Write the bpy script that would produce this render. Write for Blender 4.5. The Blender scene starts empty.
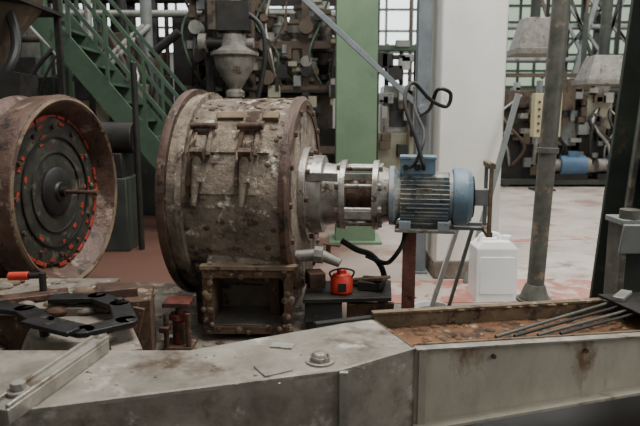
import bpy, bmesh, math, random
from mathutils import Vector, Matrix, Euler
random.seed(7)
R=math.radians
def lin(c):
    return tuple((x/255/12.92 if x/255<=0.04045 else ((x/255+0.055)/1.055)**2.4) for x in c)+(1,)

# ---------------------------------------------------------------- materials
def mat(name,c1,c2,spot=None,thr=0.6,scale=6,rough=0.6,metal=0.0,bump=0.3,stretch=(1,1,1),spot2=None,thr2=0.62,soft=0.06,bs=6,dist=.01):
    m=bpy.data.materials.new(name); m.use_nodes=True
    nt=m.node_tree; N=nt.nodes; L=nt.links
    p=N['Principled BSDF']
    tc=N.new('ShaderNodeTexCoord'); mp=N.new('ShaderNodeMapping'); mp.inputs['Scale'].default_value=stretch
    L.new(tc.outputs['Object'],mp.inputs['Vector'])
    def noise(sc,off,det=8):
        a=N.new('ShaderNodeMapping'); a.inputs['Location'].default_value=(off,off*.7,off*1.3)
        L.new(mp.outputs[0],a.inputs[0])
        n=N.new('ShaderNodeTexNoise'); n.inputs['Scale'].default_value=sc; n.inputs['Detail'].default_value=det
        n.inputs['Roughness'].default_value=0.7
        L.new(a.outputs[0],n.inputs['Vector']); return n
    def ramp(src,a,b):
        r=N.new('ShaderNodeMapRange'); r.inputs['From Min'].default_value=a; r.inputs['From Max'].default_value=b
        L.new(src,r.inputs['Value']); return r.outputs[0]
    def mix(f,a,b):
        x=N.new('ShaderNodeMix'); x.data_type='RGBA'
        L.new(f,x.inputs[0])
        for i,v in ((6,a),(7,b)):
            if isinstance(v,tuple): x.inputs[i].default_value=v
            else: L.new(v,x.inputs[i])
        return x.outputs[2]
    n1=noise(scale,0)
    col=mix(ramp(n1.outputs[0],.35,.65),lin(c1),lin(c2))
    if spot is not None:
        n2=noise(scale*.8,5.3); col=mix(ramp(n2.outputs[0],thr,thr+soft),col,lin(spot))
    if spot2 is not None:
        n3=noise(scale*1.5,11.1); col=mix(ramp(n3.outputs[0],thr2,thr2+soft),col,lin(spot2))
    L.new(col,p.inputs['Base Color'])
    r=N.new('ShaderNodeMapRange'); r.inputs['To Min'].default_value=max(0,rough-.15); r.inputs['To Max'].default_value=min(1,rough+.15)
    L.new(n1.outputs[0],r.inputs['Value']); L.new(r.outputs[0],p.inputs['Roughness'])
    p.inputs['Metallic'].default_value=metal
    if bump:
        nb=noise(scale*bs,2.2,6); b=N.new('ShaderNodeBump'); b.inputs['Strength'].default_value=bump; b.inputs['Distance'].default_value=dist
        L.new(nb.outputs[0],b.inputs['Height']); L.new(b.outputs[0],p.inputs['Normal'])
    return m
def emis(name,c,s):
    m=bpy.data.materials.new(name); m.use_nodes=True
    nt=m.node_tree; p=nt.nodes['Principled BSDF']
    p.inputs['Base Color'].default_value=lin(c); p.inputs['Emission Color'].default_value=lin(c); p.inputs['Emission Strength'].default_value=s
    p.inputs['Roughness'].default_value=.3
    return m
M={}
M['crust']=mat('crusted_drum',(90,78,68),(148,134,118),(62,42,31),.53,6,.85,0,1.0,spot2=(202,194,180),thr2=.575,soft=.08,bs=4,dist=.025)
M['rustrim']=mat('rusty_rim',(62,42,34),(98,74,62),(132,114,100),.58,7,.45,.2,.7,spot2=(40,26,22),thr2=.55)
M['rust']=mat('rust',(62,44,34),(98,74,56),(42,32,27),.54,9,.85,.1,.8,spot2=(148,134,118),thr2=.58)
M['rustpink']=mat('rust_pink',(110,66,54),(146,100,88),(80,46,38),.6,9,.85,0,.4)
M['lidface']=mat('lid_face',(36,36,32),(62,62,54),(98,92,80),.56,9,.5,.2,.6,spot2=(100,42,28),thr2=.62)
M['redpaint']=mat('red_sealant',(130,40,26),(172,60,40),(60,36,30),.52,14,.6,0,.5)
M['jackred']=mat('jack_red',(86,40,32),(118,56,46),(48,36,32),.5,10,.6,0,.5)
M['dark']=mat('dark_steel',(28,27,26),(46,43,40),(70,56,46),.62,8,.5,.3,.3)
M['black']=mat('black_iron',(20,20,22),(38,38,38),(84,78,70),.6,10,.4,.3,.3)
M['steel']=mat('worn_steel',(128,124,116),(168,163,152),(94,78,62),.55,5,.4,.5,.25,spot2=(196,190,178),thr2=.6,soft=.12)
M['steeltop']=mat('chute_steel',(112,106,96),(158,151,141),(80,66,52),.53,3.6,.38,.3,.3,spot2=(202,196,186),thr2=.57,soft=.14)
M['steelface']=mat('chute_face',(146,141,128),(184,177,163),(116,92,68),.56,3,.5,.3,.2,stretch=(1,1,.5),spot2=(100,88,74),thr2=.59,soft=.1)
M['bright']=mat('machined_steel',(112,107,100),(172,167,160),(78,58,42),.56,9,.34,.6,.3)
M['blue']=mat('motor_blue',(112,122,130),(140,148,152),(160,156,146),.52,10,.6,.0,.3,spot2=(62,60,58),thr2=.57)
M['bluef']=mat('motor_blue_cowl',(84,110,130),(110,130,142),(146,148,146),.58,10,.5,.0,.2,spot2=(66,64,62),thr2=.62)
M['greycast']=mat('grey_cast',(102,100,94),(140,136,128),(82,66,54),.57,10,.6,.3,.4)
M['green']=mat('column_green',(92,116,92),(108,130,104),(82,100,80),.62,3,.55,0,.05,spot2=(130,144,122),thr2=.64)
M['stairgreen']=mat('stair_green',(48,68,54),(64,86,66),(36,46,40),.58,4,.6,0,.05)
M['dgreen']=mat('machine_dark_green',(36,42,38),(56,62,54),(80,74,62),.6,3,.6,.1,.1)
M['white']=mat('white_plaster',(216,214,208),(230,228,222),(184,178,168),.62,2.4,.75,0,.1,spot2=(150,140,126),thr2=.66)
M['wall']=mat('wall_paint',(164,166,160),(184,184,176),(138,138,130),.6,1.2,.8,0,.05)
M['cream']=mat('cream_cabinet',(128,126,108),(150,146,126),(98,92,78),.6,3,.6,0,.1)
M['grey']=mat('grey_paint',(104,108,108),(130,133,131),(80,74,68),.58,4,.6,.1,.1)
M['bluegrey']=mat('bluegrey_post',(104,112,118),(126,132,136),(86,78,70),.6,5,.6,.1,.1)
M['pole']=mat('pole_iron',(62,64,58),(94,92,84),(120,106,90),.57,8,.55,.2,.3)
M['plastic']=mat('white_plastic',(232,234,234),(240,241,240),(196,190,180),.68,6,.4,0,.03)
M['sludge']=mat('rust_sludge',(92,60,36),(134,92,56),(60,42,30),.51,12,.7,0,1,spot2=(174,148,114),thr2=.61,dist=.02)
M['ledge']=mat('rust_scale_edge',(86,70,54),(126,108,86),(60,44,34),.54,8,.8,.1,.6,spot2=(158,144,126),thr2=.62)
M['red']=mat('red_enamel',(168,40,28),(196,56,38),(100,36,28),.6,12,.45,0,.2)
M['cable']=mat('cable_black',(18,18,18),(28,28,28),None,.6,8,.5,0,0)
M['brown']=mat('brown_machine',(66,56,46),(94,80,66),(46,38,32),.56,4,.7,.1,.2)
M['silver']=mat('pale_steel',(120,121,116),(164,163,156),(80,70,60),.57,5,.4,.4,.1)
M['slab']=mat('plinth_concrete',(98,90,80),(130,121,110),(66,54,46),.53,4,.8,0,.6,spot2=(166,159,146),thr2=.59)
M['tan']=mat('panel_tan',(174,162,126),(188,176,142),None,.6,3,.6,0,0)
M['mblue']=mat('pump_blue',(58,88,118),(80,108,134),None,.6,3,.5,0,0)
M['paint']=mat('floor_red_paint',(150,92,80),(170,118,106),(172,162,150),.48,4,.6,0,.1,spot2=(112,80,70),thr2=.58)
M['sky']=emis('window_daylight',(222,230,232),2.4)
M['skyg']=emis('window_green_daylight',(170,186,166),.7)
M['btn']=mat('button_dark',(30,30,34),(50,50,54),None,.6,3,.5,0,0)
def floor_mat():
    m=mat('floor_concrete',(160,149,140),(188,179,170),(138,116,104),.52,1.4,.42,0,.15,soft=.12,spot2=(108,94,84),thr2=.59)
    nt=m.node_tree;N=nt.nodes;L=nt.links;p=N['Principled BSDF']
    src=p.inputs['Base Color'].links[0].from_socket
    tc=N.new('ShaderNodeTexCoord');sx=N.new('ShaderNodeSeparateXYZ');L.new(tc.outputs['Object'],sx.inputs[0])
    nz=N.new('ShaderNodeTexNoise');nz.inputs['Scale'].default_value=.9;nz.inputs['Detail'].default_value=6;L.new(tc.outputs['Object'],nz.inputs['Vector'])
    ad=N.new('ShaderNodeMath');ad.operation='MULTIPLY_ADD';L.new(nz.outputs[0],ad.inputs[0]);ad.inputs[1].default_value=1.6;L.new(sx.outputs[0],ad.inputs[2])
    mr=N.new('ShaderNodeMapRange');mr.inputs['From Min'].default_value=.6;mr.inputs['From Max'].default_value=2.0;L.new(ad.outputs[0],mr.inputs[0])
    mx=N.new('ShaderNodeMix');mx.data_type='RGBA';L.new(mr.outputs[0],mx.inputs[0]);mx.inputs[6].default_value=lin((96,68,58));L.new(src,mx.inputs[7])
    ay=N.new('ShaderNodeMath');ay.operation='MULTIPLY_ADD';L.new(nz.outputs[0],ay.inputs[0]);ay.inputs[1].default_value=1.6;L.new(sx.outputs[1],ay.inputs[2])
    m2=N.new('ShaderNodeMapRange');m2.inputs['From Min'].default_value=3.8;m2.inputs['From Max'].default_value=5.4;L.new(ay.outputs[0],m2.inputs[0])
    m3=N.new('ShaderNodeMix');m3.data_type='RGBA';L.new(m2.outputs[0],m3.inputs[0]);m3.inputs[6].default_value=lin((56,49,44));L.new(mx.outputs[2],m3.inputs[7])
    L.new(m3.outputs[2],p.inputs['Base Color'])
    return m
M['floor']=floor_mat()

# ---------------------------------------------------------------- builder
class B:
    def __init__(s,name): s.n=name; s.bm=bmesh.new(); s.m=[]
    def mi(s,k):
        if k not in s.m: s.m.append(k)
        return s.m.index(k)
    def _set(s,verts,k):
        i=s.mi(k); fs=set()
        for v in verts:
            for f in v.link_faces: fs.add(f)
        for f in fs: f.material_index=i
    def box(s,c,size,k,rot=(0,0,0)):
        mt=Matrix.Translation(c)@Euler([R(a) for a in rot]).to_matrix().to_4x4()@Matrix.Diagonal((*size,1))
        r=bmesh.ops.create_cube(s.bm,size=1,matrix=mt); s._set(r['verts'],k); return r['verts']
    def bx(s,x0,x1,y0,y1,z0,z1,k): return s.box(((x0+x1)/2,(y0+y1)/2,(z0+z1)/2),(abs(x1-x0),abs(y1-y0),abs(z1-z0)),k)
    def cyl(s,p0,p1,r,k,r2=None,seg=20):
        p0=Vector(p0);p1=Vector(p1);d=p1-p0
        mt=Matrix.Translation((p0+p1)/2)@d.to_track_quat('Z','Y').to_matrix().to_4x4()
        q=bmesh.ops.create_cone(s.bm,cap_ends=True,segments=seg,radius1=r,radius2=r if r2 is None else r2,depth=d.length,matrix=mt); s._set(q['verts'],k)
    def bar(s,p0,p1,w,h,k):
        p0=Vector(p0);p1=Vector(p1);d=p1-p0
        up=Vector((0,0,1)) if abs(d.normalized().z)<.95 else Vector((0,1,0))
        z=d.normalized();x=up.cross(z).normalized();y=z.cross(x)
        mt=Matrix((x,y,z)).transposed().to_4x4(); mt=Matrix.Translation((p0+p1)/2)@mt@Matrix.Diagonal((w,h,d.length,1))
        r=bmesh.ops.create_cube(s.bm,size=1,matrix=mt); s._set(r['verts'],k)
    def sph(s,c,r,k,sc=(1,1,1),rot=(0,0,0)):
        mt=Matrix.Translation(c)@Euler([R(a) for a in rot]).to_matrix().to_4x4()@Matrix.Diagonal((*sc,1))
        q=bmesh.ops.create_uvsphere(s.bm,u_segments=12,v_segments=8,radius=r,matrix=mt); s._set(q['verts'],k)
    def rev(s,prof,k,axis='X',org=(0,0,0),seg=48,closed=False,lump=0):
        o=Vector(org);rings=[]
        for (a,r) in prof:
            ring=[]
            for i in range(seg):
                t=2*math.pi*i/seg
                rr=r+(random.uniform(-lump,lump) if lump else 0)
                p=Vector((a,rr*math.cos(t),rr*math.sin(t))) if axis=='X' else Vector((rr*math.cos(t),rr*math.sin(t),a))
                ring.append(s.bm.verts.new(o+p))
            rings.append(ring)
        idx=s.mi(k); n=len(rings); fs=[]
        for j in range(n if closed else n-1):
            A=rings[j];Bq=rings[(j+1)%n]
            for i in range(seg):
                f=s.bm.faces.new((A[i],A[(i+1)%seg],Bq[(i+1)%seg],Bq[i])); f.material_index=idx; fs.append(f)
        if not closed:
            for ring in (rings[0],rings[-1]):
                f=s.bm.faces.new(ring); f.material_index=idx; fs.append(f)
        bmesh.ops.recalc_face_normals(s.bm,faces=fs)
    def tube(s,pts,r,k,seg=10,sub=6):
        P=[Vector(p) for p in pts]; Q=[]
        for i in range(len(P)-1):
            a=P[max(i-1,0)];b=P[i];c=P[i+1];d=P[min(i+2,len(P)-1)]
            for j in range(sub):
                t=j/sub
                Q.append(.5*((2*b)+(c-a)*t+(2*a-5*b+4*c-d)*t*t+(-a+3*b-3*c+d)*t**3))
        Q.append(P[-1]); rings=[];idx=s.mi(k);fs=[]
        nrm=None
        for i,q in enumerate(Q):
            t=(Q[min(i+1,len(Q)-1)]-Q[max(i-1,0)]).normalized()
            if nrm is None: nrm=t.orthogonal().normalized()
            nrm=(nrm-t*nrm.dot(t)).normalized(); bn=t.cross(nrm)
            rings.append([s.bm.verts.new(q+r*(math.cos(2*math.pi*a/seg)*nrm+math.sin(2*math.pi*a/seg)*bn)) for a in range(seg)])
        for A,C in zip(rings,rings[1:]):
            for i in range(seg):
                f=s.bm.faces.new((A[i],A[(i+1)%seg],C[(i+1)%seg],C[i]));f.material_index=idx;fs.append(f)
        for ring in (rings[0],rings[-1]):
            f=s.bm.faces.new(ring);f.material_index=idx;fs.append(f)
        bmesh.ops.recalc_face_normals(s.bm,faces=fs)
    def solid(s,bot,top,k):
        a=[s.bm.verts.new(p) for p in bot]; b=[s.bm.verts.new(p) for p in top]; fs=[s.bm.faces.new(a),s.bm.faces.new(b)]
        for i in range(len(a)):
            j=(i+1)%len(a); fs.append(s.bm.faces.new((a[i],a[j],b[j],b[i])))
        for f in fs: f.material_index=s.mi(k)
        bmesh.ops.recalc_face_normals(s.bm,faces=fs)
    def prism(s,pts,z0,z1,k,axis='Z'):
        def P(p,z): return (p[0],p[1],z) if axis=='Z' else ((p[0],z,p[1]) if axis=='Y' else (z,p[0],p[1]))
        s.solid([P(p,z0) for p in pts],[P(p,z1) for p in pts],k)
    def arc(s,x0,x1,a0,a1,r0,r1,k,seg=14):
        a=[];idx=s.mi(k);fs=[]
        for i in range(seg+1):
            t=R(a0+(a1-a0)*i/seg)
            a.append([s.bm.verts.new((x,-r*math.cos(t),r*math.sin(t))) for x,r in ((x0,r0),(x0,r1),(x1,r1),(x1,r0))])
        for A,C in zip(a,a[1:]):
            for i in range(4): fs.append(s.bm.faces.new((A[i],A[(i+1)%4],C[(i+1)%4],C[i])))
        fs+= [s.bm.faces.new(a[0]),s.bm.faces.new(a[-1])]
        for f in fs: f.material_index=idx
        bmesh.ops.recalc_face_normals(s.bm,faces=fs)
    def frustum(s,c,wb,db,wt,dt,h,k):
        v=s.box(c,(1,1,h),k)
        for q in v:
            top=q.co.z>c[2]
            q.co.x=c[0]+(q.co.x-c[0])*(wt if top else wb); q.co.y=c[1]+(q.co.y-c[1])*(dt if top else db)
    def done(s,bevel=0,mtx=None,ang=35,parent=None):
        if mtx is not None: s.bm.transform(mtx)
        me=bpy.data.meshes.new(s.n); s.bm.to_mesh(me); s.bm.free()
        for k in s.m: me.materials.append(M[k])
        me.shade_smooth(); me.set_sharp_from_angle(angle=R(ang))
        o=bpy.data.objects.new(s.n,me); bpy.context.scene.collection.objects.link(o)
        if bevel:
            b=o.modifiers.new('bevel','BEVEL');b.width=bevel;b.segments=2;b.limit_method='ANGLE';b.angle_limit=R(40)
        if parent: o.parent=parent
        return o

# ---------------------------------------------------------------- shell
b=B('floor'); b.bx(-14,14,-3,17.2,-.1,0,'floor'); b.done()
b=B('wall_back'); b.bx(-14,14,17,17.3,0,9,'wall'); b.done()
b=B('wall_left'); b.bx(-14.3,-14,-3,17.3,0,9,'wall'); b.done()
b=B('wall_right'); b.bx(14,14.3,-3,17.3,0,9,'wall'); b.done()
def window(i,x0,x1,z0,z1,nx,nz,g,fr):
    b=B('window_%d'%i)
    b.bx(x0,x1,16.95,17.0,z0,z1,g)
    for j in range(nx+1):
        x=x0+(x1-x0)*j/nx; b.bx(x-.03,x+.03,16.88,16.97,z0,z1,fr)
    for j in range(nz+1):
        z=z0+(z1-z0)*j/nz; b.bx(x0,x1,16.89,16.96,z-.03,z+.03,fr)
    b.done()
window(1,-9.5,-3.2,3.1,6.5,9,5,'sky','grey')
window(2,-2.4,3.9,2.0,6.5,9,8,'sky','grey')
window(3,5.0,9.4,2.2,6.5,10,10,'skyg','stairgreen')
b=B('floor_paint_marking')
b.prism([(.4,4.25),(2.9,4.35),(3.0,5.0),(.45,4.85)],0,.004,'paint'); b.prism([(1.6,6.4),(6.5,7.2),(6.5,7.35),(1.6,6.52)],0,.004,'paint'); b.done()

# columns
b=B('green_steel_column')
b.bx(.17,.60,6.40,6.43,0,6.5,'green'); b.bx(.37,.40,6.43,6.77,0,6.5,'green'); b.bx(.17,.60,6.77,6.80,0,6.5,'green')
b.bx(.10,.67,6.33,6.87,0,.03,'green')
for z in (.3,2.0,4.0): b.bx(.18,.59,6.43,6.77,z,z+.015,'green')
b.done(.004)
b=B('white_concrete_column'); b.bx(.97,1.50,4.95,5.5,0,6.5,'white'); b.bx(.96,1.51,4.94,5.51,0,.16,'slab'); b.done(.015)
b=B('steel_post'); b.bx(.82,.92,5.15,5.3,0,6.5,'bluegrey'); b.bx(.815,.925,5.13,5.15,0,6.5,'bluegrey'); b.bx(.79,.94,5.1,5.35,0,.02,'bluegrey')
b.bar((-.35,5.18,2.52),(.86,5.12,1.42),.03,.045,'bluegrey'); b.cyl((.86,5.07,1.42),(.86,5.16,1.42),.04,'bluegrey')
b.done(.003)
b=B('iron_pipe_pole')
b.cyl((1.60,4.33,0),(1.81,4.33,6.4),.062,'pole',seg=28); b.cyl((1.60,4.33,0),(1.60,4.33,.02),.13,'pole'); b.cyl((1.60,4.33,.02),(1.603,4.33,.13),.11,'pole',r2=.07)
b.cyl((1.637,4.33,1.1),(1.638,4.33,1.14),.075,'pole')
b.done(.003)

# ---------------------------------------------------------------- drum assembly frame
MX=Matrix.Translation((-.55,3.9,.87))@Matrix.Rotation(R(-9),4,'Z')
b=B('rotary_autoclave_drum')
L0=-.22   # open end
prof=[(L0-.03,.55),(L0-.03,.655),(L0+.005,.655),(L0+.005,.625),(L0+.06,.625),(L0+.06,.64),(L0+.09,.64),(L0+.09,.60)]
prof+=[(x*.03,.60) for x in range(-3,14)]
prof+=[(.42,.60),(.42,.61),(.455,.61),(.465,.59),(.465,.20),(.44,.20),(.44,.56)]
b.rev(prof,'crust',seg=120,closed=True,lump=.0028)
b.rev([(L0+.005,.626),(L0+.005,.662),(L0-.03,.664),(L0-.045,.66),(L0-.045,.60),(L0-.03,.60)],'rustrim',seg=96,closed=True)
b.rev([(.42,.612),(.455,.614),(.475,.59),(.475,.52),(.44,.52)],'rustrim',seg=96,closed=True)
b.arc(-.08,.30,6,52,.598,.612,'crust')
b.arc(-.11,.38,50,55,.598,.630,'ledge')
b.arc(-.10,.36,28,30,.598,.622,'crust')
b.arc(-.105,-.08,4,50,.598,.622,'rust')
for x in (-.03,.24):
    b.arc(x-.05,x+.05,40,53,.60,.650,'crust',4)
    b.arc(x-.06,x-.035,10,44,.60,.64,'rust',8); b.arc(x+.035,x+.055,26,44,.60,.64,'crust',6)
    b.arc(x-.025,x+.025,12,36,.615,.655,'crust',6)
    t=R(42); b.cyl((x-.075,-.65*math.cos(t),.65*math.sin(t)),(x+.075,-.65*math.cos(t),.65*math.sin(t)),.02,'rust')
    t=R(25); q=(x,-.67*math.cos(t),.67*math.sin(t)); b.box(q,(.07,.05,.06),'rust',(24,0,6))
    t2=R(0); b.cyl((x,-.66*math.cos(t),.66*math.sin(t)),(x-.02,-.64*math.cos(t2),.64*math.sin(t2)),.032,'crust',r2=.014)
for i in range(16):
    t=2*math.pi*i/16; b.cyl((.465,.55*math.cos(t),.55*math.sin(t)),(.49,.55*math.cos(t),.55*math.sin(t)),.018,'rust',seg=6)
# flakes of scale stuck to the shell
for i in range(120):
    a=R(random.uniform(-35,88)); x=random.uniform(-.12,.42); r=random.uniform(.006,.022)
    b.sph((x,-.602*math.cos(a),.602*math.sin(a)),r,random.choice(['crust','crust','rust']),(1.2,.35,1.0),(math.degrees(a)*-1,0,0))
for x in (-.12,.34):
    b.prism([(-.36,-.775),(.36,-.775),(.40,-.43),(.28,-.53),(.1,-.60),(-.1,-.60),(-.28,-.53),(-.40,-.43)],x-.03,x+.03,'rust','X')
drum=b.done(.003,MX)

b=B('coupling_housing')
b.rev([(.465,.0),(.465,.30),(.505,.30),(.505,.25),(.59,.245),(.60,.20),(.70,.185),(.70,.0)],'bright',seg=64)
b.rev([(.70,.0),(.70,.22),(.735,.22),(.735,.0)],'bright',seg=64)
b.rev([(.735,0),(.735,.10),(.78,.13),(.80,.13),(.83,.09),(.86,.13),(.90,.13),(.90,0)],'rust',seg=40)
b.rev([(.90,.0),(.90,.22),(.935,.22),(.935,.185),(1.0,.165),(1.0,0)],'bright',seg=64)
for i in range(8):
    t=2*math.pi*(i+.5)/8; c,s_=.187*math.cos(t),.187*math.sin(t)
    b.cyl((.70,c,s_),(.95,c,s_),.017,'bright',seg=12)
    b.cyl((.935,c,s_),(.958,c,s_),.024,'greycast',seg=6); b.cyl((.675,c*1.05,s_*1.05),(.70,c*1.05,s_*1.05),.022,'greycast',seg=6)
for i in range(10):
    t=2*math.pi*i/10; b.cyl((.505,.275*math.cos(t),.275*math.sin(t)),(.53,.275*math.cos(t),.275*math.sin(t)),.017,'rust',seg=6)
b.bar((.51,-.22,.13),(.70,-.22,.13),.02,.05,'greycast'); b.bar((.735,-.195,-.10),(.90,-.195,-.10),.02,.05,'greycast'); b.bar((.735,-.17,.13),(.90,-.17,.13),.02,.04,'greycast')
b.done(.002,MX,parent=drum)

b=B('electric_motor')
b.rev([(1.0,0),(1.0,.185),(1.03,.185),(1.045,.16),(1.07,.136),(1.36,.136),(1.36,.152),(1.385,.152),(1.385,0)],'blue',seg=48)
for i in range(36):
    t=2*math.pi*i/36
    if 60<math.degrees(t)<120: continue
    c,s_=math.cos(t),math.sin(t)
    b.box((1.215,.148*c,.148*s_),(.29,.04,.006),'blue',(math.degrees(t),0,0))
b.rev([(1.385,0),(1.385,.172),(1.40,.178),(1.47,.174),(1.50,.15),(1.505,0)],'bluef',seg=48)
for r in (.04,.08,.12):
    b.rev([(1.505,r-.008),(1.512,r-.008),(1.512,r+.008),(1.505,r+.008)],'dark',seg=32,closed=True)
b.box((1.17,-.02,.19),(.21,.20,.09),'bluef'); b.box((1.17,-.02,.243),(.22,.21,.018),'bluef')
b.box((1.17,-.02,.145),(.18,.16,.04),'blue')
b.cyl((1.17,-.12,.19),(1.17,-.15,.19),.022,'cable'); b.cyl((1.10,-.12,.19),(1.10,-.15,.19),.018,'cable')
b.box((1.21,-.155,.03),(.10,.012,.07),'greycast')
for x in (1.10,1.33):
    for y in (-.13,.13):
        b.box((x,y,-.162),(.07,.08,.05),'blue')
motor=b.done(.003,MX)

b=B('support_frame')
b.box((1.22,0,-.195),(.36,.34,.02),'greycast')
b.bar((1.60,-.12,-.22),(1.60,-.12,.22),.02,.05,'ledge'); b.bar((1.60,.14,-.22),(1.60,.14,.20),.02,.05,'grey')
b.bar((1.60,-.14,.20),(1.60,.16,.20),.04,.03,'ledge'); b.bar((1.60,-.14,-.21),(1.60,.16,-.21),.04,.03,'ledge')
b.bar((1.52,0,0),(1.60,0,0),.07,.10,'grey')
b.bar((1.38,.08,-.21),(1.60,.08,-.21),.06,.02,'grey')
b.bar((1.13,.05,-.205),(1.13,.05,-.86),.085,.085,'rustpink'); b.box((1.13,.05,-.86),(.18,.18,.02),'rust')
b.bar((1.53,.15,-.22),(1.38,.22,-.86),.02,.05,'grey'); b.bar((1.45,.28,-.22),(1.28,.34,-.86),.03,.06,'white')
b.bar((1.0,.16,-.20),(1.62,.16,-.20),.03,.03,'grey')
b.done(.003,MX,parent=motor)

# ---- opened lid with dished face
b=B('drum_lid')
b.rev([(-1.36,0),(-1.36,.60),(-1.35,.645),(-1.20,.655),(-1.17,.645),(-1.16,.62),(-1.18,.59),(-1.27,.545),(-1.30,.52),(-1.30,0)],'rustrim',seg=96,lump=.0012)
b.rev([(-1.185,.60),(-1.165,.605),(-1.155,.62),(-1.165,.635),(-1.185,.64)],'ledge',seg=96,closed=True)
b.rev([(-1.60,0),(-1.60,.50),(-1.57,.63),(-1.50,.65),(-1.47,.63),(-1.44,.56),(-1.36,.56),(-1.36,0)],'rustrim',seg=96)
b.rev([(-1.30,0),(-1.30,.505),(-1.283,.50),(-1.277,.40),(-1.277,0)],'lidface',seg=96,lump=.001)
b.rev([(-1.277,.385),(-1.265,.385),(-1.265,.372),(-1.277,.372)],'dark',seg=96,closed=True)
b.rev([(-1.277,.28),(-1.267,.28),(-1.267,.268),(-1.277,.268)],'lidface',seg=96,closed=True)
b.rev([(-1.277,0),(-1.270,.17),(-1.255,.15),(-1.25,.07),(-1.235,.06),(-1.235,0)],'dark',seg=48)
for i in range(26):
    if i in (3,11,20): continue
    a0=i*360/26; w=random.uniform(.006,.022)
    b.arc(-1.285,-1.272,a0,a0+random.uniform(9,14),.515-w,.522,'redpaint',4)
for i in range(26):
    a0=random.uniform(0,360); rr=random.uniform(.32,.47); b.arc(-1.281,-1.272,a0,a0+random.uniform(3,8),rr-.012,rr+.012,'redpaint',3)
for i in range(12):
    t=2*math.pi*i/12; b.cyl((-1.28,.44*math.cos(t),.44*math.sin(t)),(-1.26,.44*math.cos(t),.44*math.sin(t)),.016,'rust',seg=6)
b.cyl((-1.25,0,0),(-.98,0,0),.015,'rustrim'); b.cyl((-1.25,0,0),(-1.20,0,0),.035,'dark'); b.cyl((-1.0,0,0),(-.97,0,0),.022,'rust')
b.prism([(-.3,-.775),(.3,-.775),(.35,-.50),(-.35,-.50)],-1.46,-1.36,'rust','X')
MXL=Matrix.Translation((.0,0,-.02))@MX
b.done(.003,MXL)

# ---- discharge mouth
b=B('discharge_chute')
x0,x1,y0,y1,z0,z1=-.665,-.155,3.28,3.70,.13,.51
t=.05
b.bx(x0,x1,y0,y0+.04,z1-t,z1,'rust'); b.bx(x0,x1,y0,y0+.04,z0,z0+t*.8,'rust'); b.bx(x0,x0+t,y0,y0+.04,z0+t*.8,z1-t,'rust'); b.bx(x1-t,x1,y0,y0+.04,z0+t*.8,z1-t,'rust')
b.bx(x0+.02,x1-.02,y0+.04,y1,z0+.02,z0+.04,'steel'); b.bx(x0+.03,x0+.045,y0+.04,y1,z0+.04,z1-.03,'ledge'); b.bx(x1-.045,x1-.03,y0+.04,y1,z0+.04,z1-.03,'ledge')
b.bx(x0+.03,x1-.03,y0+.04,y1-.2,z1-.045,z1-.03,'brown'); b.bx(x0+.03,x1-.03,y1-.02,y1,z0+.04,z1-.03,'slab')
b.bar((x0-.01,y0+.02,z1+.012),(x1+.02,y0+.02,z1+.006),.07,.022,'ledge')
b.solid([(x0+.02,y0+.04,z1-.02),(x1-.02,y0+.04,z1-.02),(x1-.02,y1,z1-.02),(x0+.02,y1,z1-.02)],[(x0+.02,y0+.05,z1+.02),(x1-.02,y0+.05,z1+.02),(x1-.02,3.45,z1+.12),(x0+.02,3.45,z1+.12)],'crust')
for x in (x0+.02,x1-.02):
    b.cyl((x,y0-.012,z0+.03),(x,y0+.01,z0+.03),.016,'rust',seg=6); b.cyl((x,y0-.012,z1-.03),(x,y0+.01,z1-.03),.016,'rust',seg=6)
b.bx(x0+.05,x0+.11,y0+.1,y0+.2,.09,z0+.02,'rust'); b.bx(x1-.11,x1-.05,y0+.1,y0+.2,.09,z0+.02,'rust')
for i in range(50):
    e=random.choice('tblr'); u=random.random()
    p={'t':(x0+u*(x1-x0),z1-random.uniform(0,t)),'b':(x0+u*(x1-x0),z0+random.uniform(0,t)),'l':(x0+random.uniform(0,t),z0+u*(z1-z0)),'r':(x1-random.uniform(0,t),z0+u*(z1-z0))}[e]
    b.sph((p[0],y0,p[1]),random.uniform(.008,.022),random.choice(['rust','ledge','crust']),(1,.4,1))
b.done(.004,parent=drum)

b=B('machine_plinth'); b.prism([(-2.6,2.45),(.15,2.72),(.15,3.75),(.15,4.3),(-2.6,4.7)],0,.088,'slab')
for i in range(70): b.sph((random.uniform(-2.3,.1),random.uniform(2.8,4.2),.09),random.uniform(.008,.03),random.choice(['slab','rust','steel']),(1.3,1,.4))
b.done(.01)
b=B('floor_debris')
for i in range(60): b.sph((random.uniform(.2,2.2),random.uniform(3.2,4.9),.004),random.uniform(.006,.02),random.choice(['slab','rust','dark']),(1.5,1,.4))
b.done()

b=B('screw_jack')
b.bx(-.86,-.70,3.12,3.28,.09,.11,'rust'); b.cyl((-.78,3.2,.11),(-.78,3.2,.24),.04,'jackred'); b.cyl((-.78,3.2,.24),(-.78,3.2,.33),.02,'rust'); b.cyl((-.78,3.2,.25),(-.78,3.2,.28),.06,'jackred',seg=6)
b.bx(-.86,-.71,3.14,3.28,.33,.355,'jackred'); b.cyl((-.84,3.14,.11),(-.84,3.14,.3),.014,'rust'); b.cyl((-.72,3.14,.11),(-.72,3.14,.3),.014,'rust'); b.bx(-.87,-.82,3.1,3.16,.2,.23,'jackred')
b.done(.003)

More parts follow.
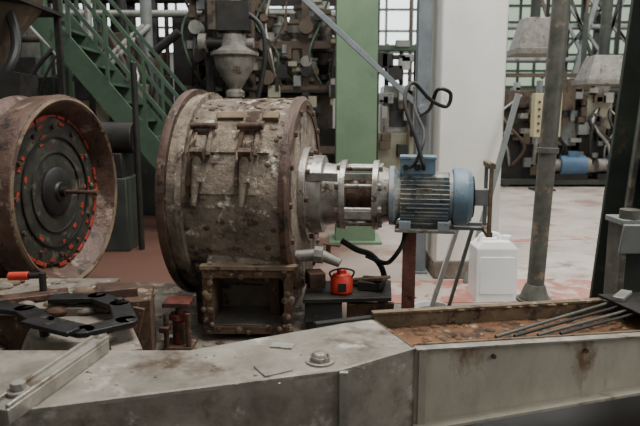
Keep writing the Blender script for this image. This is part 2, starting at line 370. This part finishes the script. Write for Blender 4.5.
b=B('outlet_nozzle_pipe')
b.cyl((-.20,3.50,.53),(.0,3.5,.545),.035,'greycast'); b.cyl((-.22,3.50,.53),(-.18,3.50,.53),.05,'rust'); b.cyl((-.03,3.5,.545),(.02,3.49,.543),.052,'greycast',seg=8)
b.cyl((.0,3.5,.545),(.12,3.47,.50),.036,'greycast',r2=.028); b.cyl((.05,3.52,.545),(.05,3.50,.61),.014,'rust'); b.bar((.02,3.5,.61),(.12,3.48,.60),.02,.01,'rust')
b.cyl((-.2,3.50,.53),(-.26,3.58,.50),.03,'rust')
b.done(.002,parent=drum)

b=B('steel_work_stand')
b.prism([(-.10,3.36),(.42,3.40),(.46,3.78),(-.08,3.76)],.285,.31,'dark')
for x,y,z in ((-.06,3.42,.09),(.37,3.45,0),(.39,3.72,0),(-.05,3.70,.09)): b.bar((x,y,z),(x,y,.285),.04,.04,'dark')
b.box((.30,3.46,.20),(.28,.02,.14),'rust',(20,0,0)); b.box((.02,3.40,.22),(.22,.02,.12),'dark',(-20,0,0))
b.box((-.03,3.66,.355),(.10,.14,.09),'rust',(0,0,14)); b.box((.32,3.60,.34),(.14,.16,.05),'dark',(0,0,-18)); b.bar((.20,3.7,.33),(.40,3.5,.40),.08,.02,'rust')
b.done(.003)
b=B('red_lubricant_pot')
b.rev([(.311,0),(.311,.058),(.32,.066),(.40,.068),(.425,.052),(.43,.03),(.455,.028),(.46,0)],'red',axis='Z',org=(.13,3.50,0),seg=28)
b.tube([(.07,3.47,.41),(.06,3.45,.45),(.13,3.44,.475),(.20,3.47,.45),(.19,3.48,.41)],.006,'dark')
b.box((.13,3.434,.36),(.05,.008,.05),'dark'); b.done(.002)

b=B('power_cable')
b.tube([(.605,3.55,1.06),(.60,3.47,1.07),(.56,3.5,1.22),(.50,3.6,1.44),(.56,3.7,1.56),(.68,3.75,1.46),(.78,3.75,1.42),(.80,3.75,1.50),(.72,3.75,1.52),(.70,3.9,1.4),(.73,4.6,1.38),(.80,5.10,1.6)],.012,'cable')
b.tube([(.535,3.55,1.06),(.56,3.5,1.10),(.62,3.6,1.25),(.66,4.2,1.4),(.80,5.10,1.5)],.010,'cable')
b.tube([(.54,3.75,.68),(.52,3.68,.58),(.46,3.68,.48),(.42,3.80,.42),(.30,3.84,.46)],.015,'cable')
b.done(parent=motor)
b=B('rubber_hose')
b.tube([(.14,3.85,.56),(.24,3.84,.50),(.34,3.84,.46),(.42,3.86,.34),(.44,3.9,.12),(.42,4.0,.03)],.02,'cable'); b.done()
b=B('leaning_flat_bar'); b.bar((1.59,4.9,1.54),(1.2,4.80,.01),.045,.02,'grey'); b.done(.002)

# jerrycan
b=B('plastic_jerrycan')
b.bx(1.155,1.455,4.30,4.54,0,.40,'plastic')
b.frustum((1.305,4.42,.425),.30,.24,.20,.20,.05,'plastic')
b.tube([(1.20,4.42,.42),(1.21,4.42,.48),(1.28,4.42,.495),(1.34,4.42,.48),(1.35,4.42,.43)],.018,'plastic')
b.cyl((1.40,4.42,.42),(1.40,4.42,.47),.032,'plastic'); b.cyl((1.40,4.42,.455),(1.40,4.42,.48),.036,'plastic',seg=12)
b.bx(1.18,1.43,4.294,4.30,.06,.34,'plastic'); b.done(.03)
b=B('steel_pail')
b.rev([(0,0),(0,.10),(.07,.125),(.08,.13),(.08,.118),(.012,.095),(.012,0)],'plastic',axis='Z',org=(.76,3.94,0),seg=28)
b.rev([(.012,0),(.012,.09),(.05,.10),(.05,0)],'dark',axis='Z',org=(.76,3.94,0),seg=20); b.done()

# ---------------------------------------------------------------- foreground trough
b=B('sheet_steel_trough')
A=(.375,2.26);Bp=(2.1,2.53);Cc=(.237,2.62);D=(.07,2.05);E=(-1.5,1.58);G=(-.51,2.24);H=(-1.6,2.24);Cr=(2.1,2.95)
zt=.45
b.prism([E,D,A,Cc,G,H],zt-.012,zt,'steeltop')
def wall(p,q,z0,z1,k,t=.012):
    b.bar((p[0],p[1],(z0+z1)/2),(q[0],q[1],(z0+z1)/2),t,z1-z0,k)
for p,q in ((E,D),(D,A)): wall(p,q,.12,zt-.002,'steeltop')
zb0,zb1=.13,.29
def off(p,dy): return (p[0],p[1]+dy)
b.solid([(*off(A,-.007),zb0),(*off(Bp,-.007),zb1),(*off(Bp,.007),zb1),(*off(A,.007),zb0)],[(*off(A,-.007),zt),(*off(Bp,-.007),zt),(*off(Bp,.007),zt),(*off(A,.007),zt)],'steelface')
b.bar((A[0],A[1]-.03,zb0),(Bp[0],Bp[1]-.03,zb1),.07,.012,'steelface')
wall(Cc,Cr,.30,zt+.02,'ledge',.02); wall(Cc,G,.15,zt-.01,'steeltop'); wall(G,H,.15,zt-.01,'steeltop')
wall(A,Cc,.36,zt,'ledge',.012)
def lip(p,q,z,w,h,k,off=0):
    d=(Vector(q)-Vector(p)).normalized();n=Vector((d.y,-d.x))*off
    b.bar((p[0]+n.x,p[1]+n.y,z),(q[0]+n.x,q[1]+n.y,z),w,h,k)
lip(A,Bp,zt+.002,.045,.008,'steel',.008); lip(A,Bp,zt-.004,.012,.03,'ledge',-.020)
lip(Cc,Cr,zt+.026,.04,.01,'ledge'); lip((-.02,2.53),Cc,zt+.006,.035,.01,'dark')
lip(E,D,zt-.004,.014,.014,'steel',.0); lip(D,A,zt-.004,.014,.014,'steel',0)
b.prism([A,Bp,Cr,Cc],.385,.405,'sludge')
b.bar((D[0]+.015,D[1]-.012,.13),(D[0]+.015,D[1]-.012,zt),.03,.02,'steel')
b.bar((A[0]+.03,A[1]-.012,.13),(A[0]+.03,A[1]-.012,zt),.03,.016,'steelface')
for x in (.7,1.1,1.5,1.9):
    y=2.26+(x-.375)*.1565; b.cyl((x,y-.02,.40),(x,y+.01,.40),.01,'rust',seg=6)
for x,y in ((.5,2.45),(1.7,2.65),(1.7,2.8),(-1.2,1.8),(-1.2,2.15),(-.3,2.1)): b.bar((x,y,0),(x,y,.40),.05,.05,'dark')
for i in range(150):
    u,v=random.random(),random.uniform(.12,.98); x=.42+u*1.4; y=2.28+(x-.375)*.157+v*.34
    b.sph((x,y,.405),random.uniform(.006,.024),random.choice(['sludge','sludge','ledge','rust']),(1,1,.45))
for i in range(24):
    u=random.random(); b.sph((Cc[0]+u*1.2,Cc[1]+u*.2-.01,zt+.02),random.uniform(.006,.014),'ledge',(1.4,.8,.6))
for i in range(40):
    x=random.uniform(-1.0,.2); y=random.uniform(1.95+.1*x,2.2); b.sph((x,y,zt),random.uniform(.002,.006),random.choice(['ledge','rust','steel']),(1.5,1,.5))
b.done(.002)
b=B('hex_bolt'); b.cyl((.0,2.13,.451),(.0,2.13,.458),.055,'steel',seg=28); b.cyl((.0,2.13,.458),(.0,2.13,.474),.042,'bright',seg=6); b.rev([(.474,.034),(.486,.026),(.49,0.001)],'bright',axis='Z',org=(0,2.13,0),seg=20); b.done(.002)
b=B('steel_shim'); b.box((-.17,2.06,.454),(.11,.10,.006),'steel',(0,0,30)); b.done(.001)
b=B('steel_shim'); b.box((-.15,2.28,.454),(.09,.05,.006),'silver',(0,0,-12)); b.done(.001)
b=B('rake_rods')
for i,(p,q) in enumerate([((.80,2.36),(1.42,2.72)),((.90,2.37),(1.48,2.69)),((1.0,2.385),(1.52,2.66)),((.72,2.35),(1.36,2.75))]):
    b.cyl((*p,.464),(*q,.478),.007,'pole' if i%2 else 'dark',seg=10)
b.bar((1.36,2.78,.478),(1.56,2.62,.478),.03,.02,'dark'); b.done()
b=B('trough_cover_plate'); b.prism([(1.42,2.52),(2.05,2.62),(2.05,2.94),(1.36,2.84)],.489,.499,'dark'); b.box((1.62,2.7,.512),(.22,.12,.025),'ledge',(0,0,24)); b.box((1.45,2.78,.509),(.16,.05,.02),'silver',(0,0,50)); b.done(.002)

b=B('clamping_arm')
b.bar((-.955,1.66,.476),(-.855,2.23,.476),.075,.05,'steel'); b.bar((-.985,1.66,.505),(-.885,2.23,.505),.012,.02,'steel'); b.bar((-.925,1.66,.505),(-.825,2.23,.505),.012,.02,'steel')
b.cyl((-.94,1.76,.5),(-.94,1.76,.515),.035,'greycast'); b.cyl((-.94,1.76,.515),(-.94,1.76,.54),.024,'greycast',seg=6); b.done(.003)
b=B('carriage_base')
b.rev([(.09,0),(.09,.27),(.30,.25),(.34,.24),(.38,.22),(.40,.21),(.40,0)],'slab',axis='Z',org=(-1.12,2.66,0),seg=32,lump=.006)
b.bx(-2.1,-1.25,2.85,3.3,.09,.40,'rust'); b.bx(-2.1,-1.15,2.8,3.35,.40,.44,'slab'); b.box((-1.05,3.0,.28),(.35,.3,.34),'rust',(0,0,12))
b.cyl((-1.6,2.84,.2),(-1.6,2.8,.2),.05,'greycast',seg=6); b.bar((-1.9,2.7,.46),(-1.3,3.0,.46),.10,.03,'rustrim')
b.box((-1.05,3.0,.47),(.2,.16,.05),'rustrim',(0,0,20)); b.bar((-.98,2.9,.09),(-.90,2.9,.42),.06,.08,'rust')
for i in range(110):
    b.sph((random.uniform(-2.0,-.92),random.uniform(2.82,3.25),random.uniform(.40,.45)),random.uniform(.015,.05),random.choice(['slab','rust','ledge','crust']),(1.3,1,.6))
b.box((-.86,2.5,.25),(.12,.3,.30),'slab',(0,0,25)); b.box((-.92,2.62,.41),(.16,.05,.03),'jackred',(0,0,30))
b.done(.006)
b=B('black_hinge_clamp')
pts=[(-1.62,2.74),(-1.36,2.66),(-1.20,2.50),(-.98,2.38),(-.84,2.50),(-.95,2.74),(-1.10,2.86),(-1.32,2.84)]
for p,q in zip(pts,pts[1:]): b.bar((*p,.475),(*q,.475),.095,.024,'black')
for p in pts[1:-1]: b.cyl((*p,.463),(*p,.487),.048,'black')
b.cyl((-1.2,2.5,.41),(-1.2,2.5,.50),.022,'dark',seg=6); b.cyl((-.95,2.74,.41),(-.95,2.74,.51),.022,'dark',seg=6)
b.bar((-1.24,2.44,.50),(-1.0,2.33,.49),.07,.022,'black')
b.done(.004)
b=B('red_lever_handle'); b.cyl((-1.59,2.98,.55),(-1.49,2.98,.553),.022,'red'); b.cyl((-1.49,2.98,.553),(-1.41,2.98,.555),.016,'black'); b.cyl((-1.42,2.98,.44),(-1.42,2.98,.57),.018,'dark'); b.cyl((-1.45,2.98,.44),(-1.38,2.98,.44),.03,'dark'); b.done(.002)

# right foreground frame
b=B('steel_machine_frame')
def lean(x0,x1,y0,y1,k,z1=3.2,s=.066):
    b.solid([(x0,y0,0),(x1,y0,0),(x1,y1,0),(x0,y1,0)],[(x0+s*z1,y0,z1),(x1+s*z1,y0,z1),(x1+s*z1,y1,z1),(x0+s*z1,y1,z1)],k)
lean(1.62,1.94,3.25,3.28,'dgreen'); lean(1.76,1.79,3.28,3.5,'dgreen'); lean(1.62,1.94,3.5,3.53,'dgreen'); lean(1.61,1.64,3.22,3.25,'pole')
b.bx(1.56,2.1,3.05,3.24,.80,.83,'grey'); b.box((1.82,3.05,.73),(.52,.02,.16),'grey',(12,0,0)); b.bx(1.58,1.61,3.08,3.24,.0,.80,'pole')
b.cyl((1.62,3.1,.815),(1.62,3.1,.88),.05,'pole'); b.tube([(1.78,3.15,.83),(1.72,3.12,1.1),(1.80,3.12,1.6),(1.92,3.12,2.1)],.03,'cable')
b.box((1.86,3.15,1.0),(.24,.12,.3),'grey'); b.box((1.90,3.12,1.45),(.22,.1,.4),'grey')
b.done(.004)

# ---------------------------------------------------------------- background machinery
b=B('steel_staircase')
def sp(t,y): return (-3.15+t*2.0,y,2.55-t*2.45)
for y in (6.8,7.6):
    b.bar(sp(0,y),sp(1,y),.04,.24,'stairgreen')
    for k in (.55,.95):
        p=Vector(sp(0,y));q=Vector(sp(1,y)); b.bar(p+Vector((0,0,k)),q+Vector((0,0,k)),.04,.04,'stairgreen')
    for j in range(6):
        p=Vector(sp(j/5,y)); b.bar(p,p+Vector((0,0,.95)),.035,.035,'stairgreen')
for j in range(1,12):
    p=Vector(sp(j/12,7.2)); b.box(p,(.26,.78,.03),'stairgreen')
b.bx(-6,-3.1,6.7,7.7,2.5,2.6,'stairgreen')
for z in (3.0,3.4): b.bar((-6,6.8,z),(-3.1,6.8,z),.04,.04,'stairgreen')
for x in (-5.5,-4.5,-3.2): b.bar((x,6.8,2.5),(x,6.8,3.4),.04,.04,'stairgreen')
for x in (-5.8,-3.15): b.bar((x,7.6,0),(x,7.6,2.5),.12,.12,'stairgreen')
b.done()
b=B('conical_hopper')
b.rev([(1.75,.10),(1.95,.14),(2.25,.40),(3.3,.55),(3.3,.52)],'brown',axis='Z',org=(-2.74,5.2,0),seg=32,lump=.014)
b.cyl((-2.74,5.2,1.3),(-2.74,5.2,1.8),.13,'dark'); b.box((-2.74,5.2,1.45),(.4,.3,.2),'dark')
for x,y in ((-3.2,5.6),(-2.36,5.6),(-3.2,4.8)): b.bar((x,y,0),(x,y,2.6),.05,.05,'dark')
b.bx(-3.3,-2.32,4.75,5.65,2.25,2.28,'dark'); b.tube([(-2.7,5.0,1.5),(-2.5,4.9,1.7),(-2.45,5.0,2.0),(-2.6,5.0,2.6)],.04,'cable')
b.box((-2.75,5.1,1.15),(.6,.4,.5),'brown'); b.bar((-2.95,5.1,0),(-2.95,5.1,.9),.1,.1,'dark'); b.box((-2.55,5.0,1.62),(.35,.3,.22),'dark',(0,10,0))
b.done()
def valve(b,x,y,z,s,k='silver'):
    b.rev([(z,0.001),(z,.05*s),(z+.1*s,.05*s),(z+.14*s,.1*s),(z+.2*s,.1*s),(z+.22*s,.06*s),(z+.34*s,.17*s),(z+.5*s,.19*s),(z+.52*s,.22*s),(z+.56*s,.22*s),(z+.58*s,.1*s),(z+.75*s,.09*s),(z+.76*s,.001)],k,axis='Z',org=(x,y,0),seg=20)
b=B('process_cabinet')
b.bx(-5.6,-3.6,8.3,9.3,0,1.9,'dgreen'); b.bx(-3.45,-2.9,8.4,9.2,0,2.25,'cream'); b.bx(-2.85,-2.2,8.3,9.2,0,1.95,'dgreen'); b.bx(-3.35,-3.05,8.36,8.4,1.6,2.1,'btn'); b.bx(-2.75,-2.3,8.26,8.3,1.2,1.8,'cream')
for i in range(5): b.bx(-5.4+i*.38,-5.15+i*.38,8.26,8.3,.4,1.6,'brown')
b.cyl((-3.2,8.6,2.25),(-3.2,8.6,3.8),.05,'silver'); b.cyl((-2.4,8.6,1.95),(-2.4,8.6,4.2),.08,'grey'); b.cyl((-2.7,8.6,1.95),(-2.7,8.6,2.5),.16,'brown'); b.cyl((-2.3,8.4,2.2),(-1.9,8.4,2.5),.06,'dark')
for i in range(12):
    x=-3.9+random.random()*1.9; b.tube([(x,8.25,.9),(x+random.uniform(-.2,.2),8.15,1.4),(x+random.uniform(-.3,.3),8.2,1.9),(x+random.uniform(-.4,.4),8.5,2.6)],random.uniform(.015,.04),random.choice(['dark','silver','brown']))
b.done(.01)
b=B('grinding_machine')
b.bx(-2.4,-1.95,6.0,6.5,0,.75,'dgreen'); b.bx(-2.35,-2.0,6.05,6.45,.75,1.0,'dark'); b.cyl((-2.25,6.2,1.15),(-1.9,6.2,1.15),.16,'dark'); b.cyl((-2.2,6.0,0.6),(-2.2,5.85,.6),.14,'grey')
b.cyl((-1.85,6.1,0),(-1.85,6.1,1.9),.03,'dark'); b.done(.01)
b=B('filling_machine')
for x in (-1.75,-.95,-.2,.3):
    for y in (8.6,9.6): b.bar((x,y,0),(x,y,3.6),.09,.09,'brown')
for z in (.9,1.75,2.35,3.1):
    b.bar((-1.9,8.6,z),(.4,8.6,z),.08,.10,'brown'); b.bar((-1.9,9.6,z),(.4,9.6,z),.08,.10,'dark')
b.bx(-1.85,.35,8.55,9.6,1.70,1.74,'dark'); b.bx(-1.85,.35,8.8,9.6,.5,1.2,'dark'); b.bx(-1.8,.2,9.5,9.55,1.2,2.75,'brown')
for i in range(11): valve(b,-1.75+i*.2,8.75+random.uniform(-.1,.2),1.76,random.uniform(.5,1.2),random.choice(['silver','greycast','brown','dark']))
for i in range(10): valve(b,-1.7+i*.22,9.1,2.35,random.uniform(.5,1.1),random.choice(['silver','brown','greycast','dark']))
for i in range(9):
    x=-1.8+random.random()*2.1; b.tube([(x,8.55,1.8),(x+random.uniform(-.2,.2),8.4,2.2),(x+random.uniform(-.3,.3),8.6,2.7),(x+random.uniform(-.4,.4),8.8,3.4)],random.uniform(.012,.03),random.choice(['dark','silver','stairgreen','brown']))
for i in range(70): b.box((-1.8+random.random()*2.1,8.5+random.random()*.1,1.3+random.random()*1.8),(random.uniform(.04,.2),.12,random.uniform(.04,.2)),random.choice(['grey','cream','dark','silver','brown','brown','dark']))
for i in range(14):
    x=-1.7+random.random()*2;z=1.8+random.random()*1.1; b.cyl((x,8.4,z),(x,8.6,z),random.uniform(.04,.11),random.choice(['silver','greycast','dark','brown']))
b.done()
b=B('powder_mixer')
b.rev([(1.45,.05),(1.6,.06),(1.62,.12),(1.68,.12),(1.72,.08),(2.0,.25),(2.12,.27),(2.14,.31),(2.18,.31),(2.2,.24),(2.25,.17),(2.4,.15),(2.4,.10),(2.9,.10)],'greycast',axis='Z',org=(-1.10,7.95,0),seg=32)
b.cyl((-1.10,7.95,1.95),(-1.10,7.95,1.2),.05,'dark'); b.box((-1.10,7.95,2.62),(.42,.3,.36),'dark'); b.cyl((-1.5,7.95,2.3),(-1.12,7.95,2.3),.07,'dark'); b.cyl((-1.45,7.95,2.3),(-1.55,7.95,2.3),.12,'greycast'); b.cyl((-.85,7.95,2.3),(-1.12,7.95,2.3),.06,'greycast')
b.box((-1.35,7.9,2.7),(.12,.2,.5),'brown'); b.tube([(-1.0,7.85,2.7),(-.75,7.85,2.5),(-.7,7.85,2.1),(-.8,7.85,1.6)],.03,'cable')
b.bar((-1.45,8.15,0),(-1.45,8.15,3.2),.1,.1,'dark'); b.bar((-1.45,8.15,2.0),(-1.12,8.05,2.0),.08,.08,'dark'); b.done()
b=B('overhead_pipework')
for i,(z,y,r,k) in enumerate([(3.0,10,.06,'silver'),(3.3,10.4,.07,'dark'),(3.9,10.2,.10,'grey'),(2.7,10.8,.05,'brown'),(4.4,11,.2,'silver')]):
    b.cyl((-8,y,z),(.8,y,z),r,k)
for i in range(24):
    x=-6+random.random()*6.6; y=random.uniform(9.9,11.2); b.cyl((x,y,0),(x+random.uniform(-.05,.05),y,5),random.uniform(.03,.09),random.choice(['silver','dark','stairgreen','brown','dark']))
for i in range(8):
    x=-5+i*.7; b.bx(x-.25,x+.25,10.3,10.9,0,random.uniform(2.0,3.1),random.choice(['brown','dgreen','dark','grey']))
b.done()
b=B('storage_tank')
for x in (-7.0,-5.4): b.rev([(.6,.2),(1.2,.7),(3.4,.7),(3.6,.5),(3.7,.01)],'silver',axis='Z',org=(x,12.6,0),seg=32); [b.bar((x+dx,12.6+dy,0),(x+dx,12.6+dy,1.4),.08,.08,'grey') for dx in (-.6,.6) for dy in (-.3,.3)]
b.done()
b=B('packing_machine')
b.bx(1.0,2.4,10.4,11.4,0,1.1,'cream'); b.bx(1.1,2.2,10.5,11.2,1.1,1.9,'silver'); b.bx(1.2,1.6,10.45,10.5,1.2,1.7,'btn')
for i in range(5): b.cyl((1.15+i*.25,10.6,1.9),(1.15+i*.25,10.6,2.6),.04,random.choice(['silver','dark']))
b.bar((.9,10.3,2.5),(2.6,10.3,2.5),.1,.1,'stairgreen'); b.bar((.95,10.3,0),(.95,10.3,3.6),.08,.08,'dark'); b.bar((1.5,10.3,0),(1.5,10.3,3.6),.05,.05,'brown')
for i in range(24): b.box((1.0+random.random()*.9,10.3,.7+random.random()*1.9),(random.uniform(.06,.25),.15,random.uniform(.05,.25)),random.choice(['grey','dark','silver','brown']))
b.done(.01)

def hood(name_x,y,z,w,h):
    b=B('extraction_hood'); b.frustum((name_x,y,z),w,w*.8,w*.62,w*.5,h,'greycast'); b.bx(name_x-w/2-.03,name_x+w/2+.03,y-w*.4-.03,y+w*.4+.03,z-h/2-.1,z-h/2,'greycast')
    b.cyl((name_x,y,z+h/2),(name_x,y,6.4),w*.12,'dgreen'); b.bar((name_x+w*.3,y,z+h/2),(name_x+w*.3,y,6.4),.05,.05,'dark'); b.done(.01)
hood(3.28,9.5,2.62,.62,.45); hood(5.15,11.2,2.25,.78,.42)
b=B('control_panel')
b.bx(3.95,4.45,11.2,11.4,1.0,1.8,'tan')
for i in range(4):
    for j in range(5): b.cyl((4.03+i*.11,11.2,1.12+j*.13),(4.03+i*.11,11.17,1.12+j*.13),.025,'btn',seg=10)
b.bar((4.2,11.3,0),(4.2,11.3,1.0),.1,.1,'dark'); b.bx(4.0,4.4,11.1,11.5,0,.03,'dark'); b.done(.01)
b=B('pump_skid')
b.bx(3.6,7.6,11.8,12.8,.05,.14,'dgreen')
for x in (3.7,5.8,7.5): b.bx(x-.05,x+.05,11.8,12.8,0,.05,'dark')
for x in (4.75,5.7,6.6):
    b.cyl((x,11.95,.42),(x+.5,11.95,.42),.2,'mblue' if x<6 else 'greycast'); b.cyl((x+.5,11.95,.42),(x+.6,11.95,.42),.16,'greycast'); b.cyl((x-.2,11.95,.42),(x,11.95,.42),.13,'greycast'); b.bx(x-.2,x+.55,11.85,12.05,.14,.26,'dark'); b.bx(x+.15,x+.35,11.85,12.05,.6,.7,'mblue')
for x in (3.7,4.6,5.3,6.2,7.0): b.bar((x,12.4,.1),(x,12.4,3.4),.08,.08,'dgreen')
for z in (1.0,1.6,2.2): b.bar((3.6,12.4,z),(7.5,12.4,z),.08,.08,'brown')
b.bx(3.7,7.3,12.45,12.75,.2,1.9,'brown')
b.bx(3.65,4.4,12.1,12.5,.14,1.25,'dark'); b.bx(4.62,5.15,12.15,12.5,.8,1.5,'grey'); b.bx(5.3,5.8,12.1,12.4,1.1,1.8,'cream'); b.bx(6.0,6.8,12.0,12.4,.7,1.9,'grey'); b.bx(5.2,5.9,12.1,12.45,.2,1.0,'dark')
b.cyl((4.85,12.1,1.5),(4.85,12.1,2.1),.2,'brown'); b.frustum((5.55,12.15,2.0),.2,.2,.5,.4,.4,'greycast'); b.cyl((4.3,12.1,1.25),(4.3,12.1,1.8),.14,'greycast')
for i in range(12):
    x=3.7+random.random()*3.2; b.tube([(x,12.05,.4),(x+random.uniform(-.2,.2),11.9,.8),(x+random.uniform(-.5,.5),12.0,1.3),(x+random.uniform(-.3,.3),12.3,1.8)],random.uniform(.015,.04),random.choice(['dark','brown','silver','dark']))
for i in range(5): valve(b,3.8+random.random()*3,12.15,1.6,random.uniform(.5,.9),random.choice(['greycast','brown','dark']))
for i in range(90): b.box((3.7+random.random()*3.5,12.1,.3+random.random()*1.9),(random.uniform(.05,.25),.2,random.uniform(.05,.25)),random.choice(['grey','dark','silver','brown','greycast','dark','brown']))
b.done()
b=B('pipe_rack')
for x in (5.4,5.75,6.05,7.3): b.bar((x,13.6,0),(x,13.6,6),.10,.10,'dgreen')
for z in (2.6,3.3,4.0): b.cyl((3.2,13.5,z),(9,13.5,z),.06,'grey')
b.bar((5.0,13.4,0),(6.3,13.4,5.5),.1,.1,'grey')
for i in range(10): b.bar((4.2+random.random()*3.5,13.4,2.2),(4.2+random.random()*3.5,13.4,5.2),.06,.06,random.choice(['dgreen','grey','brown']))
b.done()
b=B('blending_vessel')
for x in (2.9,8.2): b.rev([(.3,.3),(.4,.5),(1.7,.5),(1.9,.3),(1.95,.01)],'grey',axis='Z',org=(x,14.5,0),seg=28)
for x in (2.9,8.2):
    for dx in (-.35,.35): b.bar((x+dx,14.5,0),(x+dx,14.5,.5),.1,.1,'dark')
b.done()

# ---------------------------------------------------------------- light
w=bpy.data.worlds.new('World'); bpy.context.scene.world=w; w.use_nodes=True
w.node_tree.nodes['Background'].inputs[0].default_value=(.95,.97,.93,1); w.node_tree.nodes['Background'].inputs[1].default_value=.42
def area(n,loc,tgt,sx,sy,e,c=(1,1,1)):
    l=bpy.data.lights.new(n,'AREA');l.shape='RECTANGLE';l.size=sx;l.size_y=sy;l.energy=e;l.color=c
    o=bpy.data.objects.new(n,l);bpy.context.scene.collection.objects.link(o);o.location=loc
    o.rotation_euler=(Vector(tgt)-Vector(loc)).to_track_quat('-Z','Y').to_euler()
area('overhead_fill_right',(5,9,6.8),(4.5,9,0),5,9,980,(1,.99,.96))  # added area lamp overhead to brighten the right floor, no skylight modelled
area('overhead_key_centre',(.6,3.2,6.5),(0,3.5,0),2.6,1.6,560,(1,.98,.93))  # added key lamp above the drum, not a roof opening
area('overhead_fill_left',(-5,8.5,6.8),(-4.5,9,0),3,6,150,(1,.99,.95))  # weak added lamp over the left machinery, no roof window there
area('front_right_fill',(5.5,1.0,3.0),(0,3.5,.8),2.5,2,120,(1,.99,.95))  # added fill lamp from front right, there is no doorway

cam=bpy.data.cameras.new('camera'); co=bpy.data.objects.new('camera',cam); bpy.context.scene.collection.objects.link(co)
co.location=(0,0,1.35); co.rotation_euler=(R(81),0,0); cam.lens=33.75; cam.sensor_width=36
cam.dof.use_dof=True; cam.dof.focus_distance=3.4; cam.dof.aperture_fstop=3.2
bpy.context.scene.camera=co
